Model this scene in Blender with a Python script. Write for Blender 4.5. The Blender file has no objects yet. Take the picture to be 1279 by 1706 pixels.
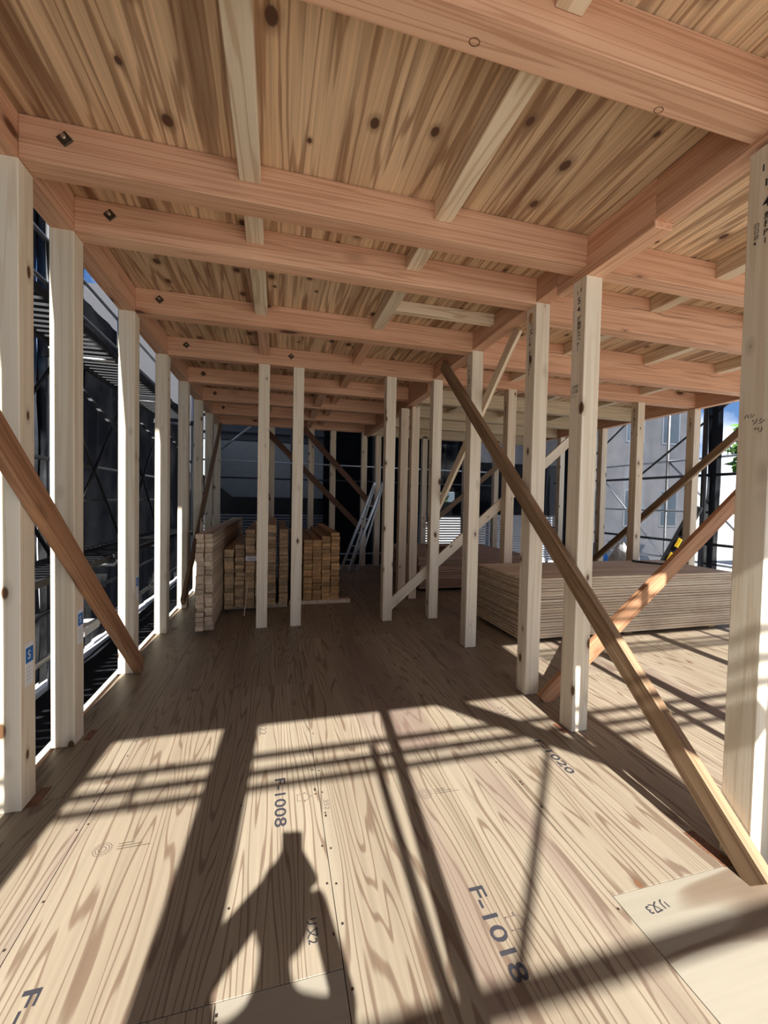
import bpy, bmesh, math, random
from mathutils import Matrix, Vector, noise
random.seed(7)
S = bpy.context.scene
COL = S.collection
# ------------------------------------------------------------------ camera
CAMH, YAW, PITCH, ROLL, FPX = 1.2954, 0.2552, -0.0290, 0.0202, 686.03
fw = Vector((math.sin(YAW) * math.cos(PITCH), math.cos(YAW) * math.cos(PITCH), math.sin(PITCH)))
rt = Vector((math.cos(YAW), -math.sin(YAW), 0)); up = rt.cross(fw)
rt, up = math.cos(ROLL) * rt + math.sin(ROLL) * up, -math.sin(ROLL) * rt + math.cos(ROLL) * up
cd = bpy.data.cameras.new('camera'); cam = bpy.data.objects.new('camera', cd); COL.objects.link(cam)
cd.sensor_fit = 'HORIZONTAL'; cd.sensor_width = 36; cd.lens = FPX * 36 / 1279; cd.clip_start = 0.004; cd.clip_end = 300
cam.matrix_world = Matrix(((rt.x, up.x, -fw.x, 0), (rt.y, up.y, -fw.y, 0), (rt.z, up.z, -fw.z, CAMH), (0, 0, 0, 1)))
S.camera = cam
# ------------------------------------------------------------------ world, sun, exposure
SUN = Vector((0.056, 1.0, -0.8182))
SUN_E, SKY_E, EXPO = 5.4, 1.3, 1.4
w = bpy.data.worlds.new('sky'); S.world = w; w.use_nodes = True
nt = w.node_tree; nt.nodes.clear()
def wn(t): return nt.nodes.new(t)
sk = wn('ShaderNodeTexSky'); sk.sky_type = 'PREETHAM' if False else 'HOSEK_WILKIE'
sk.sun_direction = (-SUN).normalized(); sk.turbidity = 3.0; sk.ground_albedo = 0.4
tc = wn('ShaderNodeTexCoord'); no = wn('ShaderNodeTexNoise'); no.inputs['Scale'].default_value = 2.6; no.inputs['Detail'].default_value = 6
cr = wn('ShaderNodeValToRGB'); cr.color_ramp.elements[0].position = 0.53; cr.color_ramp.elements[1].position = 0.74
mx = wn('ShaderNodeMix'); mx.data_type = 'RGBA'
gm = wn('ShaderNodeMix'); gm.data_type = 'RGBA'; gm.blend_type = 'MULTIPLY'; gm.inputs['Factor'].default_value = 1; gm.inputs['B'].default_value = (0.52, 0.66, 0.92, 1)
bg = wn('ShaderNodeBackground'); bg.inputs['Strength'].default_value = SKY_E
wo = wn('ShaderNodeOutputWorld')
nt.links.new(tc.outputs['Generated'], no.inputs['Vector']); nt.links.new(no.outputs['Fac'], cr.inputs['Fac'])
nt.links.new(cr.outputs['Color'], mx.inputs['Factor']); nt.links.new(sk.outputs['Color'], gm.inputs['A'])
nt.links.new(gm.outputs['Result'], mx.inputs['A']); mx.inputs['B'].default_value = (1.25, 1.22, 1.2, 1)
nt.links.new(mx.outputs['Result'], bg.inputs['Color']); nt.links.new(bg.outputs['Background'], wo.inputs['Surface'])
sd = bpy.data.lights.new('sun', 'SUN'); so = bpy.data.objects.new('sun', sd); COL.objects.link(so)
sd.energy = SUN_E; sd.angle = math.radians(0.53); sd.color = (1.0, 0.98, 0.945)
so.location = (0, -6, 9); so.rotation_euler = SUN.to_track_quat('-Z', 'Y').to_euler()
vs = S.view_settings; vs.view_transform = 'Standard'; vs.look = 'None'; vs.gamma = 1; vs.use_curve_mapping = False; vs.exposure = EXPO
S.cycles.max_bounces = 12; S.cycles.diffuse_bounces = 7; S.cycles.transparent_max_bounces = 24

# ------------------------------------------------------------------ materials
class N:
    def __init__(s, name):
        s.m = bpy.data.materials.new(name); s.m.use_nodes = True; s.t = s.m.node_tree
        s.b = s.t.nodes['Principled BSDF']
    def n(s, t, **k):
        x = s.t.nodes.new(t)
        for a, v in k.items():
            if hasattr(x, a): setattr(x, a, v)
            else: x.inputs[a.replace('_', ' ')].default_value = v
        return x
    def l(s, a, b): s.t.links.new(a, b)
    def math(s, op, a, b=None, c=None):
        x = s.t.nodes.new('ShaderNodeMath'); x.operation = op
        for i, v in enumerate((a, b, c)):
            if v is None: continue
            if isinstance(v, (int, float)): x.inputs[i].default_value = v
            else: s.l(v, x.inputs[i])
        return x.outputs[0]
    def mr(s, v, a, b, c=0.0, d=1.0):
        x = s.t.nodes.new('ShaderNodeMapRange'); x.interpolation_type = 'SMOOTHSTEP'
        for i, q in zip(('From Min', 'From Max', 'To Min', 'To Max'), (a, b, c, d)): x.inputs[i].default_value = q
        s.l(v, x.inputs['Value']); return x.outputs['Result']
    def mix(s, f, a, b, mode='MIX'):
        x = s.t.nodes.new('ShaderNodeMix'); x.data_type = 'RGBA'; x.blend_type = mode
        for k, v in (('Factor', f), ('A', a), ('B', b)):
            if isinstance(v, (int, float)): x.inputs[k].default_value = v
            elif isinstance(v, tuple): x.inputs[k].default_value = v + (1,) if len(v) == 3 else v
            else: s.l(v, x.inputs[k])
        return x.outputs['Result']

def plain(name, col, rough=0.6, metal=0.0, var=0.12, scale=9.0, spec=0.3):
    n = N(name); tc = n.n('ShaderNodeTexCoord'); ns = n.n('ShaderNodeTexNoise', Scale=scale, Detail=4.0)
    n.l(tc.outputs['Object'], ns.inputs['Vector'])
    c = n.mix(ns.outputs['Fac'], tuple(x * (1 - var) for x in col), tuple(min(1, x * (1 + var)) for x in col))
    n.l(c, n.b.inputs['Base Color']); n.b.inputs['Roughness'].default_value = rough; n.b.inputs['Metallic'].default_value = metal
    n.b.inputs['Specular IOR Level'].default_value = spec
    return n.m

def wood(name, c_lo, c_hi, c_line, axis='Z', across=7.0, along=0.45, rings=46.0, line=(0.35, 1.0), line_amt=0.6,
         knot=(0.25, 0.12, 0.05), knot_n=2.2, knot_r=0.06, knot_p=0.5, knot_st=0.5, fibre=0.25, tone=0.18, rough=0.55, blotch=None, bump=0.15, spec=0.25, det=2.0):
    n = N(name); tc = n.n('ShaderNodeTexCoord'); oi = n.n('ShaderNodeObjectInfo')
    off = n.n('ShaderNodeCombineXYZ')
    r1 = n.math('MULTIPLY', oi.outputs['Random'], 37.0); r2 = n.math('MULTIPLY', oi.outputs['Random'], 91.0)
    n.l(r1, off.inputs[0]); n.l(r2, off.inputs[1]); n.l(r1, off.inputs[2])
    add = n.n('ShaderNodeVectorMath', operation='ADD'); n.l(tc.outputs['Object'], add.inputs[0]); n.l(off.outputs[0], add.inputs[1])
    def mapped(a, b):
        sc = {'X': (b, a, a), 'Y': (a, b, a), 'Z': (a, a, b)}[axis]
        m = n.n('ShaderNodeMapping'); m.inputs['Scale'].default_value = sc; n.l(add.outputs[0], m.inputs['Vector']); return m.outputs[0]
    n1 = n.n('ShaderNodeTexNoise', Scale=1.0, Detail=det, Roughness=0.45); n.l(mapped(across, along), n1.inputs['Vector'])
    sn = n.math('SINE', n.math('MULTIPLY', n1.outputs['Fac'], rings))
    lm = n.mr(sn, line[0], line[1])
    n2 = n.n('ShaderNodeTexNoise', Scale=1.0, Detail=3.0); n.l(mapped(across * 14, along * 4), n2.inputs['Vector'])
    n3 = n.n('ShaderNodeTexNoise', Scale=1.0, Detail=2.0); n.l(mapped(across * 0.8, along * 0.8), n3.inputs['Vector'])
    base = n.mix(n.mr(n3.outputs['Fac'], 0.3, 0.7), c_lo, c_hi)
    base = n.mix(n.math('MULTIPLY', lm, line_amt), base, c_line)
    fb = n.math('MULTIPLY_ADD', n2.outputs['Fac'], fibre * 2, 1 - fibre)
    g = n.n('ShaderNodeCombineColor'); [n.l(fb, g.inputs[i]) for i in range(3)]
    base = n.mix(1.0, base, g.outputs[0], 'MULTIPLY')
    tn = n.math('MULTIPLY_ADD', oi.outputs['Random'], tone * 2, 1 - tone)
    g2 = n.n('ShaderNodeCombineColor'); [n.l(tn, g2.inputs[i]) for i in range(3)]
    base = n.mix(1.0, base, g2.outputs[0], 'MULTIPLY')
    if blotch:
        nb = n.n('ShaderNodeTexNoise', Scale=1.0, Detail=4.0); n.l(mapped(blotch[1], blotch[2]), nb.inputs['Vector'])
        base = n.mix(n.math('MULTIPLY', n.mr(nb.outputs['Fac'], 0.52, 0.72), blotch[3]), base, blotch[0])
    if knot_p > 0:
        v = n.n('ShaderNodeTexVoronoi', Scale=knot_n, voronoi_dimensions='2D' if axis != 'Z' else '3D'); n.l(mapped(1.0, knot_st), v.inputs['Vector'])
        sp = n.n('ShaderNodeSeparateColor'); n.l(v.outputs['Color'], sp.inputs[0])
        on = n.math('LESS_THAN', sp.outputs[0], knot_p)
        rr = n.math('MULTIPLY_ADD', sp.outputs[1], knot_r, knot_r * 0.5)
        k = n.math('DIVIDE', v.outputs['Distance'], rr)
        km = n.math('MULTIPLY', n.mr(k, 1.15, 0.75), on); halo = n.math('MULTIPLY', n.math('MULTIPLY', n.mr(k, 2.4, 0.8), on), 0.45)
        base = n.mix(halo, base, tuple(x * 0.6 for x in c_line)); base = n.mix(km, base, knot)
    n.l(base, n.b.inputs['Base Color']); n.b.inputs['Roughness'].default_value = rough; n.b.inputs['Specular IOR Level'].default_value = spec
    if bump:
        bp = n.n('ShaderNodeBump', Strength=bump, Distance=0.002); n.l(n2.outputs['Fac'], bp.inputs['Height']); n.l(bp.outputs[0], n.b.inputs['Normal'])
    return n.m

M = {}
M['floor'] = wood('floor_plywood', (0.24, 0.192, 0.134), (0.302, 0.252, 0.182), (0.105, 0.058, 0.035), 'Y', 4.6, 0.30, 150, (0.5, 1.0), 0.66,
                  (0.15, 0.075, 0.04), 2.4, 0.022, 0.35, 0.6, 0.24, 0.07, 0.5, ((0.17, 0.115, 0.095), 3.2, 0.3, 0.6), 0.2, 0.4, 3.0)
M['floor_pale'] = wood('pale_plywood', (0.26, 0.23, 0.175), (0.31, 0.275, 0.215), (0.13, 0.08, 0.048), 'X', 4.0, 0.6, 30, (0.5, 1.0), 0.7,
                       (0.22, 0.12, 0.06), 3, 0.02, 0.3, 0.6, 0.10, 0.05, 0.5)
M['ceil'] = wood('ceiling_plywood', (0.53, 0.355, 0.21), (0.65, 0.46, 0.285), (0.20, 0.09, 0.04), 'Y', 6.5, 0.30, 62, (0.25, 1.0), 0.6,
                 (0.10, 0.05, 0.03), 4.4, 0.07, 0.6, 0.7, 0.55, 0.14, 0.65, ((0.19, 0.09, 0.045), 14.0, 0.5, 0.9), 0.25, det=4.0)
M['post'] = wood('spruce', (0.73, 0.645, 0.495), (0.80, 0.72, 0.575), (0.62, 0.505, 0.34), 'Z', 12, 0.35, 40, (0.1, 1.0), 0.45,
                 (0.12, 0.06, 0.028), 10.0, 0.12, 0.6, 0.5, 0.08, 0.06, 0.5)
M['post2'] = wood('spruce_warm', (0.68, 0.56, 0.41), (0.75, 0.64, 0.48), (0.56, 0.42, 0.27), 'Z', 12, 0.35, 40, (0.1, 1.0), 0.45,
                  (0.12, 0.06, 0.028), 10.0, 0.12, 0.6, 0.5, 0.08, 0.06, 0.5)
M['beam'] = wood('douglas_fir', (0.63, 0.35, 0.215), (0.72, 0.44, 0.285), (0.45, 0.22, 0.12), 'Z', 20, 0.3, 60, (0.0, 1.0), 0.6,
                 (0.13, 0.05, 0.025), 5.0, 0.10, 0.5, 0.4, 0.10, 0.10, 0.5)
M['beam_pale'] = wood('pale_spruce_beam', (0.58, 0.46, 0.30), (0.66, 0.54, 0.37), (0.45, 0.32, 0.18), 'Z', 14, 0.3, 46, (0.0, 1.0), 0.5,
                      (0.13, 0.06, 0.03), 4.5, 0.07, 0.3, 0.4, 0.10, 0.1, 0.55)
M['joist'] = wood('joist_pine', (0.68, 0.55, 0.39), (0.77, 0.65, 0.48), (0.48, 0.32, 0.18), 'Z', 9, 0.5, 60, (0.2, 1.0), 0.6,
                  (0.13, 0.06, 0.03), 4, 0.05, 0.3, 0.5, 0.10, 0.12, 0.55)
M['brace'] = wood('weathered_brace', (0.27, 0.175, 0.10), (0.37, 0.25, 0.15), (0.15, 0.085, 0.045), 'Z', 16, 0.4, 46, (0.1, 1.0), 0.6,
                  (0.05, 0.025, 0.015), 5, 0.09, 0.3, 0.4, 0.18, 0.12, 0.6, ((0.16, 0.085, 0.04), 9, 0.7, 0.5))
M['brace_red'] = wood('reddish_brace', (0.40, 0.205, 0.105), (0.50, 0.27, 0.145), (0.24, 0.11, 0.05), 'Z', 16, 0.4, 46, (0.1, 1.0), 0.55,
                      (0.08, 0.03, 0.02), 5, 0.1, 0.35, 0.4, 0.15, 0.1, 0.6, ((0.2, 0.09, 0.045), 9, 0.7, 0.55))
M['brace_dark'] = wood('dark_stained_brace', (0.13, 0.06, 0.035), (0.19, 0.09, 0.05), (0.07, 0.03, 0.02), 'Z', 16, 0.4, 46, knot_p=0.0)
M['lumber'] = wood('sawn_lumber', (0.40, 0.275, 0.155), (0.52, 0.375, 0.22), (0.28, 0.165, 0.08), 'Z', 18, 0.4, 40, (0, 1), 0.5,
                   knot_p=0.0, fibre=0.2, tone=0.32)
M['lumber_o'] = wood('orange_lumber', (0.42, 0.235, 0.095), (0.53, 0.32, 0.135), (0.27, 0.12, 0.045), 'Z', 18, 0.4, 40, (0, 1), 0.5,
                     knot_p=0.0, fibre=0.2, tone=0.32)
M['lumber_p'] = wood('pale_lumber', (0.56, 0.44, 0.31), (0.66, 0.54, 0.40), (0.42, 0.28, 0.17), 'Z', 18, 0.4, 40, (0, 1), 0.5,
                     knot_p=0.0, fibre=0.2, tone=0.25)
M['ply'] = wood('stacked_plywood', (0.52, 0.42, 0.30), (0.62, 0.52, 0.39), (0.40, 0.27, 0.17), 'X', 8, 0.5, 30, (0.2, 1), 0.4,
                knot_p=0.0, fibre=0.12, tone=0.14)
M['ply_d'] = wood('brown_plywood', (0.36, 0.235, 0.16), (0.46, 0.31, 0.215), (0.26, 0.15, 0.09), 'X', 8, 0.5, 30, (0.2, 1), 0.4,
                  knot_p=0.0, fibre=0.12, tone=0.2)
M['ink'] = plain('ink', (0.035, 0.033, 0.04), 0.7)
M['ink_f'] = plain('faint_ink', (0.16, 0.12, 0.10), 0.7)
M['steel'] = plain('galvanised_steel', (0.42, 0.43, 0.44), 0.35, 0.9)
M['dark_steel'] = plain('dark_steel', (0.07, 0.07, 0.075), 0.45, 0.6)
M['bolt'] = plain('bolt', (0.10, 0.08, 0.06), 0.4, 0.8)
M['bolt_h'] = plain('bolt_head', (0.62, 0.60, 0.55), 0.25, 0.9)
M['white'] = plain('white_paper', (0.78, 0.80, 0.82), 0.6)
M['blue'] = plain('blue_print', (0.03, 0.17, 0.50), 0.5)
M['alu'] = plain('aluminium', (0.62, 0.64, 0.66), 0.35, 0.8)
M['black'] = plain('black_plastic', (0.025, 0.025, 0.028), 0.45)
M['yellow'] = plain('yellow_tape', (0.75, 0.48, 0.03), 0.5)
M['bluetarp'] = plain('blue_tarp', (0.03, 0.20, 0.62), 0.4)
M['whitebag'] = plain('white_sack', (0.75, 0.76, 0.76), 0.5)
M['grey_wall'] = plain('grey_siding', (0.07, 0.078, 0.09), 0.6)
M['light_wall'] = plain('light_panel', (0.24, 0.265, 0.28), 0.5)
M['dark_wall'] = plain('dark_cladding', (0.035, 0.036, 0.042), 0.6)
M['louver'] = plain('white_slat', (0.27, 0.30, 0.35), 0.5)
M['ground'] = plain('bounce_gravel', (0.58, 0.57, 0.55), 0.9, var=0.3, scale=1.5)  # made this pale to bounce sunlight up onto ceiling and beams
M['concrete'] = plain('concrete', (0.42, 0.42, 0.40), 0.85, var=0.15, scale=3)
M['stone'] = plain('neighbour_wall', (0.24, 0.235, 0.235), 0.8)
M['brick'] = plain('dark_brick', (0.13, 0.125, 0.13), 0.85, var=0.5, scale=2.5)
M['glass'] = plain('window_glass', (0.05, 0.065, 0.08), 0.08, spec=0.6)
M['leaf'] = plain('leaf', (0.10, 0.22, 0.04), 0.5, var=0.4, scale=3)
M['bark'] = plain('bark', (0.13, 0.09, 0.06), 0.9)
M['cloth'] = plain('dark_cloth', (0.06, 0.07, 0.09), 0.9)
M['skin'] = plain('skin', (0.55, 0.36, 0.27), 0.55)
M['hair'] = plain('hair', (0.02, 0.017, 0.015), 0.6)
M['sill'] = plain('pale_sill', (0.60, 0.56, 0.48), 0.6)
def mesh_fabric(name, col, op):
    n = N(name); tr = n.n('ShaderNodeBsdfTransparent'); df = n.n('ShaderNodeBsdfDiffuse'); tl = n.n('ShaderNodeBsdfTranslucent')
    tc = n.n('ShaderNodeTexCoord'); ns = n.n('ShaderNodeTexNoise', Scale=1.3, Detail=4.0); n.l(tc.outputs['Object'], ns.inputs['Vector'])
    c = n.mix(ns.outputs['Fac'], tuple(x * .7 for x in col), tuple(min(1, x * 1.3) for x in col))
    n.l(c, df.inputs['Color']); n.l(c, tl.inputs['Color'])
    a = n.n('ShaderNodeMixShader'); a.inputs[0].default_value = 0.45; n.l(df.outputs[0], a.inputs[1]); n.l(tl.outputs[0], a.inputs[2])
    b = n.n('ShaderNodeMixShader'); n.l(n.math('MULTIPLY_ADD', ns.outputs['Fac'], 0.3, op - 0.15), b.inputs[0]); n.l(tr.outputs[0], b.inputs[1]); n.l(a.outputs[0], b.inputs[2])
    n.l(b.outputs[0], n.t.nodes['Material Output'].inputs['Surface']); return n.m
M['mesh_pale'] = mesh_fabric('pale_mesh', (0.22, 0.27, 0.34), 0.66)
M['mesh_dark'] = mesh_fabric('black_mesh', (0.012, 0.013, 0.016), 0.985)

# ------------------------------------------------------------------ object helpers
WM = {}
I4 = Matrix.Identity(4)
def link(name, data, mat=None, mtx=I4, parent=None):
    o = bpy.data.objects.new(name, data); COL.objects.link(o)
    if mat is not None and data is not None and not data.materials: data.materials.append(M[mat] if isinstance(mat, str) else mat)
    o.matrix_basis = mtx; WM[o.name] = mtx.copy()
    if parent is not None:
        o.parent = parent; o.matrix_parent_inverse = WM[parent.name].inverted()
    return o
def tag(o, label, cat, group=None, kind=None):
    if label: o['label'] = label
    if cat: o['category'] = cat
    if group: o['group'] = group
    if kind: o['kind'] = kind
    return o
def struct(o): o['kind'] = 'structure'; return o
def from_bm(bm, name):
    me = bpy.data.meshes.new(name); bm.to_mesh(me); bm.free(); return me
BOX = {}
def boxmesh(x, y, z, mat, bev=0.002):
    k = (round(x, 4), round(y, 4), round(z, 4), mat, bev)
    if k in BOX: return BOX[k]
    bm = bmesh.new(); bmesh.ops.create_cube(bm, size=1); bmesh.ops.scale(bm, vec=(x, y, z), verts=bm.verts)
    if bev and bev < min(x, y, z) * 0.4: bmesh.ops.bevel(bm, geom=list(bm.edges), offset=bev, segments=1, affect='EDGES')
    me = from_bm(bm, 'box'); me.materials.append(M[mat]); BOX[k] = me; return me
def box(name, x0, x1, y0, y1, z0, z1, mat, parent=None, bev=0.002):
    return link(name, boxmesh(x1 - x0, y1 - y0, z1 - z0, mat, bev), None, Matrix.Translation(((x0 + x1) / 2, (y0 + y1) / 2, (z0 + z1) / 2)), parent)
def frame(p0, p1, ref=(0, 0, 1)):
    p0, p1 = Vector(p0), Vector(p1); z = (p1 - p0).normalized(); y = Vector(ref)
    if abs(y.normalized().dot(z)) > 0.98: y = Vector((0, 1, 0))
    x = y.cross(z).normalized(); y = z.cross(x); c = (p0 + p1) / 2
    return Matrix(((x.x, y.x, z.x, c.x), (x.y, y.y, z.y, c.y), (x.z, y.z, z.z, c.z), (0, 0, 0, 1))), (p1 - p0).length
def member(name, p0, p1, wx, hy, mat, parent=None, ref=(0, 0, 1), bev=0.0025):
    m, L = frame(p0, p1, ref); return link(name, boxmesh(wx, hy, L, mat, bev), None, m, parent)
CYL = {}
def pipe(name, p0, p1, r, mat, parent=None, seg=10):
    m, L = frame(p0, p1); k = (round(L, 3), r, mat, seg)
    if k not in CYL:
        bm = bmesh.new(); bmesh.ops.create_cone(bm, cap_ends=True, segments=seg, radius1=r, radius2=r, depth=L)
        for f in bm.faces: f.smooth = len(f.verts) == 4
        me = from_bm(bm, 'pipe'); me.materials.append(M[mat]); CYL[k] = me
    return link(name, CYL[k], None, m, parent)
def empty(name, loc): return link(name, None, None, Matrix.Translation(loc))
TXT = {}
def text(body, pos, right, upv, size, mat, parent, name='lettering'):
    k = (body, size)
    if k not in TXT:
        cu = bpy.data.curves.new('t', 'FONT'); cu.body = body; cu.size = size; cu.align_x = 'LEFT'; cu.resolution_u = 3; cu.offset = size * 0.012
        t = bpy.data.objects.new('t', cu); COL.objects.link(t)
        TXT[k] = bpy.data.meshes.new_from_object(t.evaluated_get(bpy.context.evaluated_depsgraph_get()))
        TXT[k].materials.clear(); bpy.data.objects.remove(t); bpy.data.curves.remove(cu)
    me = TXT[k].copy(); me.materials.append(M[mat])
    x = Vector(right).normalized(); y = Vector(upv).normalized(); z = x.cross(y); p = Vector(pos) + z * 0.0012
    mt = Matrix(((x.x, y.x, z.x, p.x), (x.y, y.y, z.y, p.y), (x.z, y.z, z.z, p.z), (0, 0, 0, 1)))
    return link(name, me, None, mt, parent)
def poly(name, verts, faces, mat, parent=None, mtx=I4, smooth=False):
    me = bpy.data.meshes.new(name); me.from_pydata(verts, [], faces); me.update()
    if smooth: me.polygons.foreach_set('use_smooth', [True] * len(me.polygons))
    return link(name, me, mat, mtx, parent)

# ------------------------------------------------------------------ layout (metres)
PS = 0.105
XL, XR = -1.0406, 1.6845                      # wall centre lines
X2, X3, X4, XRR = XR + .91, XR + 1.82, XR + 2.73, XR + 3.64
ROWS = [-0.78, 0.13, 1.0396, 1.9496, 2.4046, 3.3146, 4.2246, 5.1346, 6.0446, 6.9546, 7.8646]   # near faces
ZB, ZT = 2.598, 2.768
H = PS / 2
# ------------------------------------------------------------------ ground, floor, ceiling
struct(box('ground', -30, 40, -30, 40, -0.9, -0.6, 'ground', bev=0))
FY0, FY1 = -0.85, 8.05
fl = struct(box('floor', -1.09, 5.40, FY0, FY1, -0.16, -0.0262, 'brace_dark', bev=0))
xs = [-1.075, -0.715, 0.195, 1.092, 1.998, 2.908, 3.818, 4.728, 5.40]
off = [2.003, 1.087 + 1.82, 1.998, 1.087, 2.6, 1.7, 2.6, 1.7]
g = 0.0012
for i in range(len(xs) - 1):
    y = off[i]
    while y > FY0: y -= 1.82
    while y < FY1:
        a, b = max(y, FY0), min(y + 1.82, FY1)
        if b - a > 0.05:
            x0, x1 = xs[i] + g, xs[i + 1] - g
            cuts = [(x0, x1, a + g, b - g, 'floor')]
            if i == 3 and a < 1.0 < b + .1: cuts = [(x0, x1, a + g, 1.087 - g, 'floor_pale')]
            if i == 1 and a < 1.0 < b + .1: cuts = [(x0, -0.136 - g, a + g, 1.087 - g, 'floor'), (-0.136 + g, x1, a + g, 1.087 - g, 'floor_pale')]
            for c in cuts:
                box('plywood_panel', c[0], c[1], c[2], c[3], -0.026, 0.0, c[4], fl, 0.0005)
        y += 1.82
struct(box('trim_1', -1.13, -1.0965, FY0, FY1, -0.12, 0.002, 'sill', bev=.002))
# dark cut-outs at post feet
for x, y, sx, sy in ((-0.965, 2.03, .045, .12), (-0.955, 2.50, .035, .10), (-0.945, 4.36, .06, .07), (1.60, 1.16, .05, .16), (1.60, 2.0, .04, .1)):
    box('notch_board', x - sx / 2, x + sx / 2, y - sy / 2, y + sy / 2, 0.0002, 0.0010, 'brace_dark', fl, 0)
# stamps on the floor
DN, RX = (0, -1, 0), (1, 0, 0)
def ftext(s, x, y0, y1, size, mat='ink'):
    o = text(s, (x, y0, 0), DN, RX, size, mat, fl)
    L = max(v.co.x for v in o.data.vertices)
    o.matrix_basis = o.matrix_basis @ Matrix.Diagonal(((y0 - y1) / L, 1, 1, 1)); return o
ftext('F-1008', 0.008, 1.925, 1.63, 0.066); ftext('F-1018', 0.637, 1.228, 0.94, 0.072); ftext('F-1020', 1.372, 1.931, 1.645, 0.06)
ftext('F-1009', -0.618, 1.235, 0.94, 0.06); ftext('F-1111', 0.02, 3.48, 3.2, 0.06, 'ink_f'); ftext('F-1117', 0.63, 2.78, 2.56, 0.06, 'ink_f')
ftext('1101', 0.105, 2.67, 2.60, 0.05, 'ink_f'); ftext('322', -0.075, 2.42, 2.30, 0.05, 'ink_f'); ftext('352', 0.21, 1.74, 1.68, 0.03, 'ink_f')
ftext('2331', 1.36, 2.30, 2.18, 0.05, 'ink_f')
ftext('リ又2', 0.106, 1.25, 1.168, 0.036); 
text('リ又3', (1.250, 1.040, 0), (-1, -.12, 0), (.12, -1, 0), 0.036, 'ink', fl)
def outline(pts, wd, x, y, mat):
    vs, fs = [], []
    for i in range(len(pts)):
        a, b = Vector((*pts[i], 0)), Vector((*pts[(i + 1) % len(pts)], 0)); d = (b - a).normalized() * wd / 2; q = Vector((-d.y, d.x, 0))
        k = len(vs); vs += [a - d + q, a - d - q, b + d - q, b + d + q]; fs.append((k, k + 1, k + 2, k + 3))
    return poly('stamp_mark', vs, fs, mat, fl, Matrix.Translation((x, y, 0.0012)))
arrow = [(-.03, .02), (-.03, -.02), (.0, -.02), (.0, -.028), (.03, 0), (.0, .028), (.0, .02)]
outline(arrow, .003, 0.132, 1.774, 'ink_f'); outline(arrow, .003, 0.735, 1.085, 'ink_f')
for x, y in ((0.648, 1.674), (-0.60, 1.67)):
    for r in (.012, .022, .03): outline([(r * math.cos(a * .4488), r * math.sin(a * .4488)) for a in range(14)], .0022, x, y, 'ink_f')
    for k in range(3): outline([(.05, -.01 + k * .012), (.16 - .03 * k, -.01 + k * .012)], .002, x, y, 'ink_f')
# screw heads along the joints
for i in range(60):
    x = random.choice((0.18, 0.21, 1.075, 1.11, -0.70, -0.73, -0.13)) ; y = 0.75 + 0.15 * random.randint(0, 11)
    link('screw_head', boxmesh(.007, .007, .001, 'bolt', 0), None, Matrix.Translation((x, y + random.uniform(-.02, .02), .0007)), fl)

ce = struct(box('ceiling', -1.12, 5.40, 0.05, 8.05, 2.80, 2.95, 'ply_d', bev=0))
ce2 = box('roof_deck', -1.12, 1.76, -0.86, 0.05, 2.80, 2.95, 'ply_d', ce, 0)
cx = [XL - .05, -0.1306, 0.7794, XR, X2, X3, X4, XRR + .05]
for i in range(7):
    ys = [-0.85, 1.09, 2.457, 4.277, 6.097, 8.03] if i < 3 else [0.07, 1.09, 2.457, 4.277, 6.097, 8.03]
    for a, b in zip(ys, ys[1:]):
        box('ceiling_panel', cx[i] + .0015, cx[i + 1] - .0015, a + .0015, b - .0015, ZT + .001, 2.798, 'ceil', ce, 0.001)

up2 = struct(box('wall_upper', -1.12, 5.40, 0.05, 8.05, 2.95, 6.4, 'ply_d', bev=0))  # unseen upper storey, a closed block that shades the building beyond
box('roof', -1.9, 6.1, -1.3, 8.7, 6.4, 6.6, 'grey_wall', up2, 0)  # unseen roof, its overhang added for more shade on the far building
box('storey_front', -1.12, 1.76, -0.86, 0.05, 2.95, 6.4, 'ply_d', up2, 0)
# ------------------------------------------------------------------ posts
def post(xc, y, label, group, z1=ZB, mat='post', s=PS, z0=0.0, cat='post', name='timber_post'):
    o = box(name, xc - s / 2, xc + s / 2, y, y + s, z0, z1, mat, None, 0.003); return tag(o, label, cat, group)
LG, RG, PG = 'posts of the left outer wall', 'posts of the middle wall', 'posts in the far part of the floor'
left_lab = ['cream spruce post standing behind the viewpoint at the rear left corner', 'cream spruce post of the left wall just behind the viewpoint',
            'cream spruce post of the left wall just outside the left picture edge', 'wide cream post at the left picture edge with a blue sticker',
            'second cream post from the left edge, blue sticker near its foot', 'third post of the left wall, at whose foot the brown brace ends',
            'fourth post of the left wall, under the end of the fourth cross beam', 'fifth post of the left wall, sunlit strip beside the stacked boards',
            'sixth post of the left wall, just left of the pale lumber stack', 'seventh post of the left wall, half hidden behind the lumber stack', 'far left corner post beyond the lumber stacks']
LP = [post(XL, y, left_lab[i], LG) for i, y in enumerate(ROWS)]
right_lab = {0: 'rear middle-wall post standing behind the viewpoint', 1: 'middle-wall post behind the viewpoint at the right room corner',
             2: 'large pale post at the right picture edge with black handwriting near its top', 3: 'post marked 54 in black beside the long brown diagonal brace',
             4: 'middle-wall post with an oval knot and black writing near its top', 5: 'middle-wall post just left of the plywood stack', 6: 'post under the upper end of the long brown brace'}
RP = {i: post(XR, ROWS[i], l, RG, 2.56 if i in (2, 3) else 2.615) for i, l in right_lab.items()}
post(-0.132, ROWS[6], 'left of the two slim pale posts in front of the lumber stacks', RG)
post(0.1996, ROWS[6], 'right of the two slim pale posts in front of the lumber stacks', RG)
post(1.1597, ROWS[6], 'slim pale post at which the low pale diagonal board begins', RG)
post(1.598, ROWS[7], 'greyish left one of two close posts behind the low pale diagonal board', PG, 2.49, 'post2')
post(1.748, ROWS[7], 'right one of two close posts with a knot at its top', PG, 2.52, 'post2')
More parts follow.
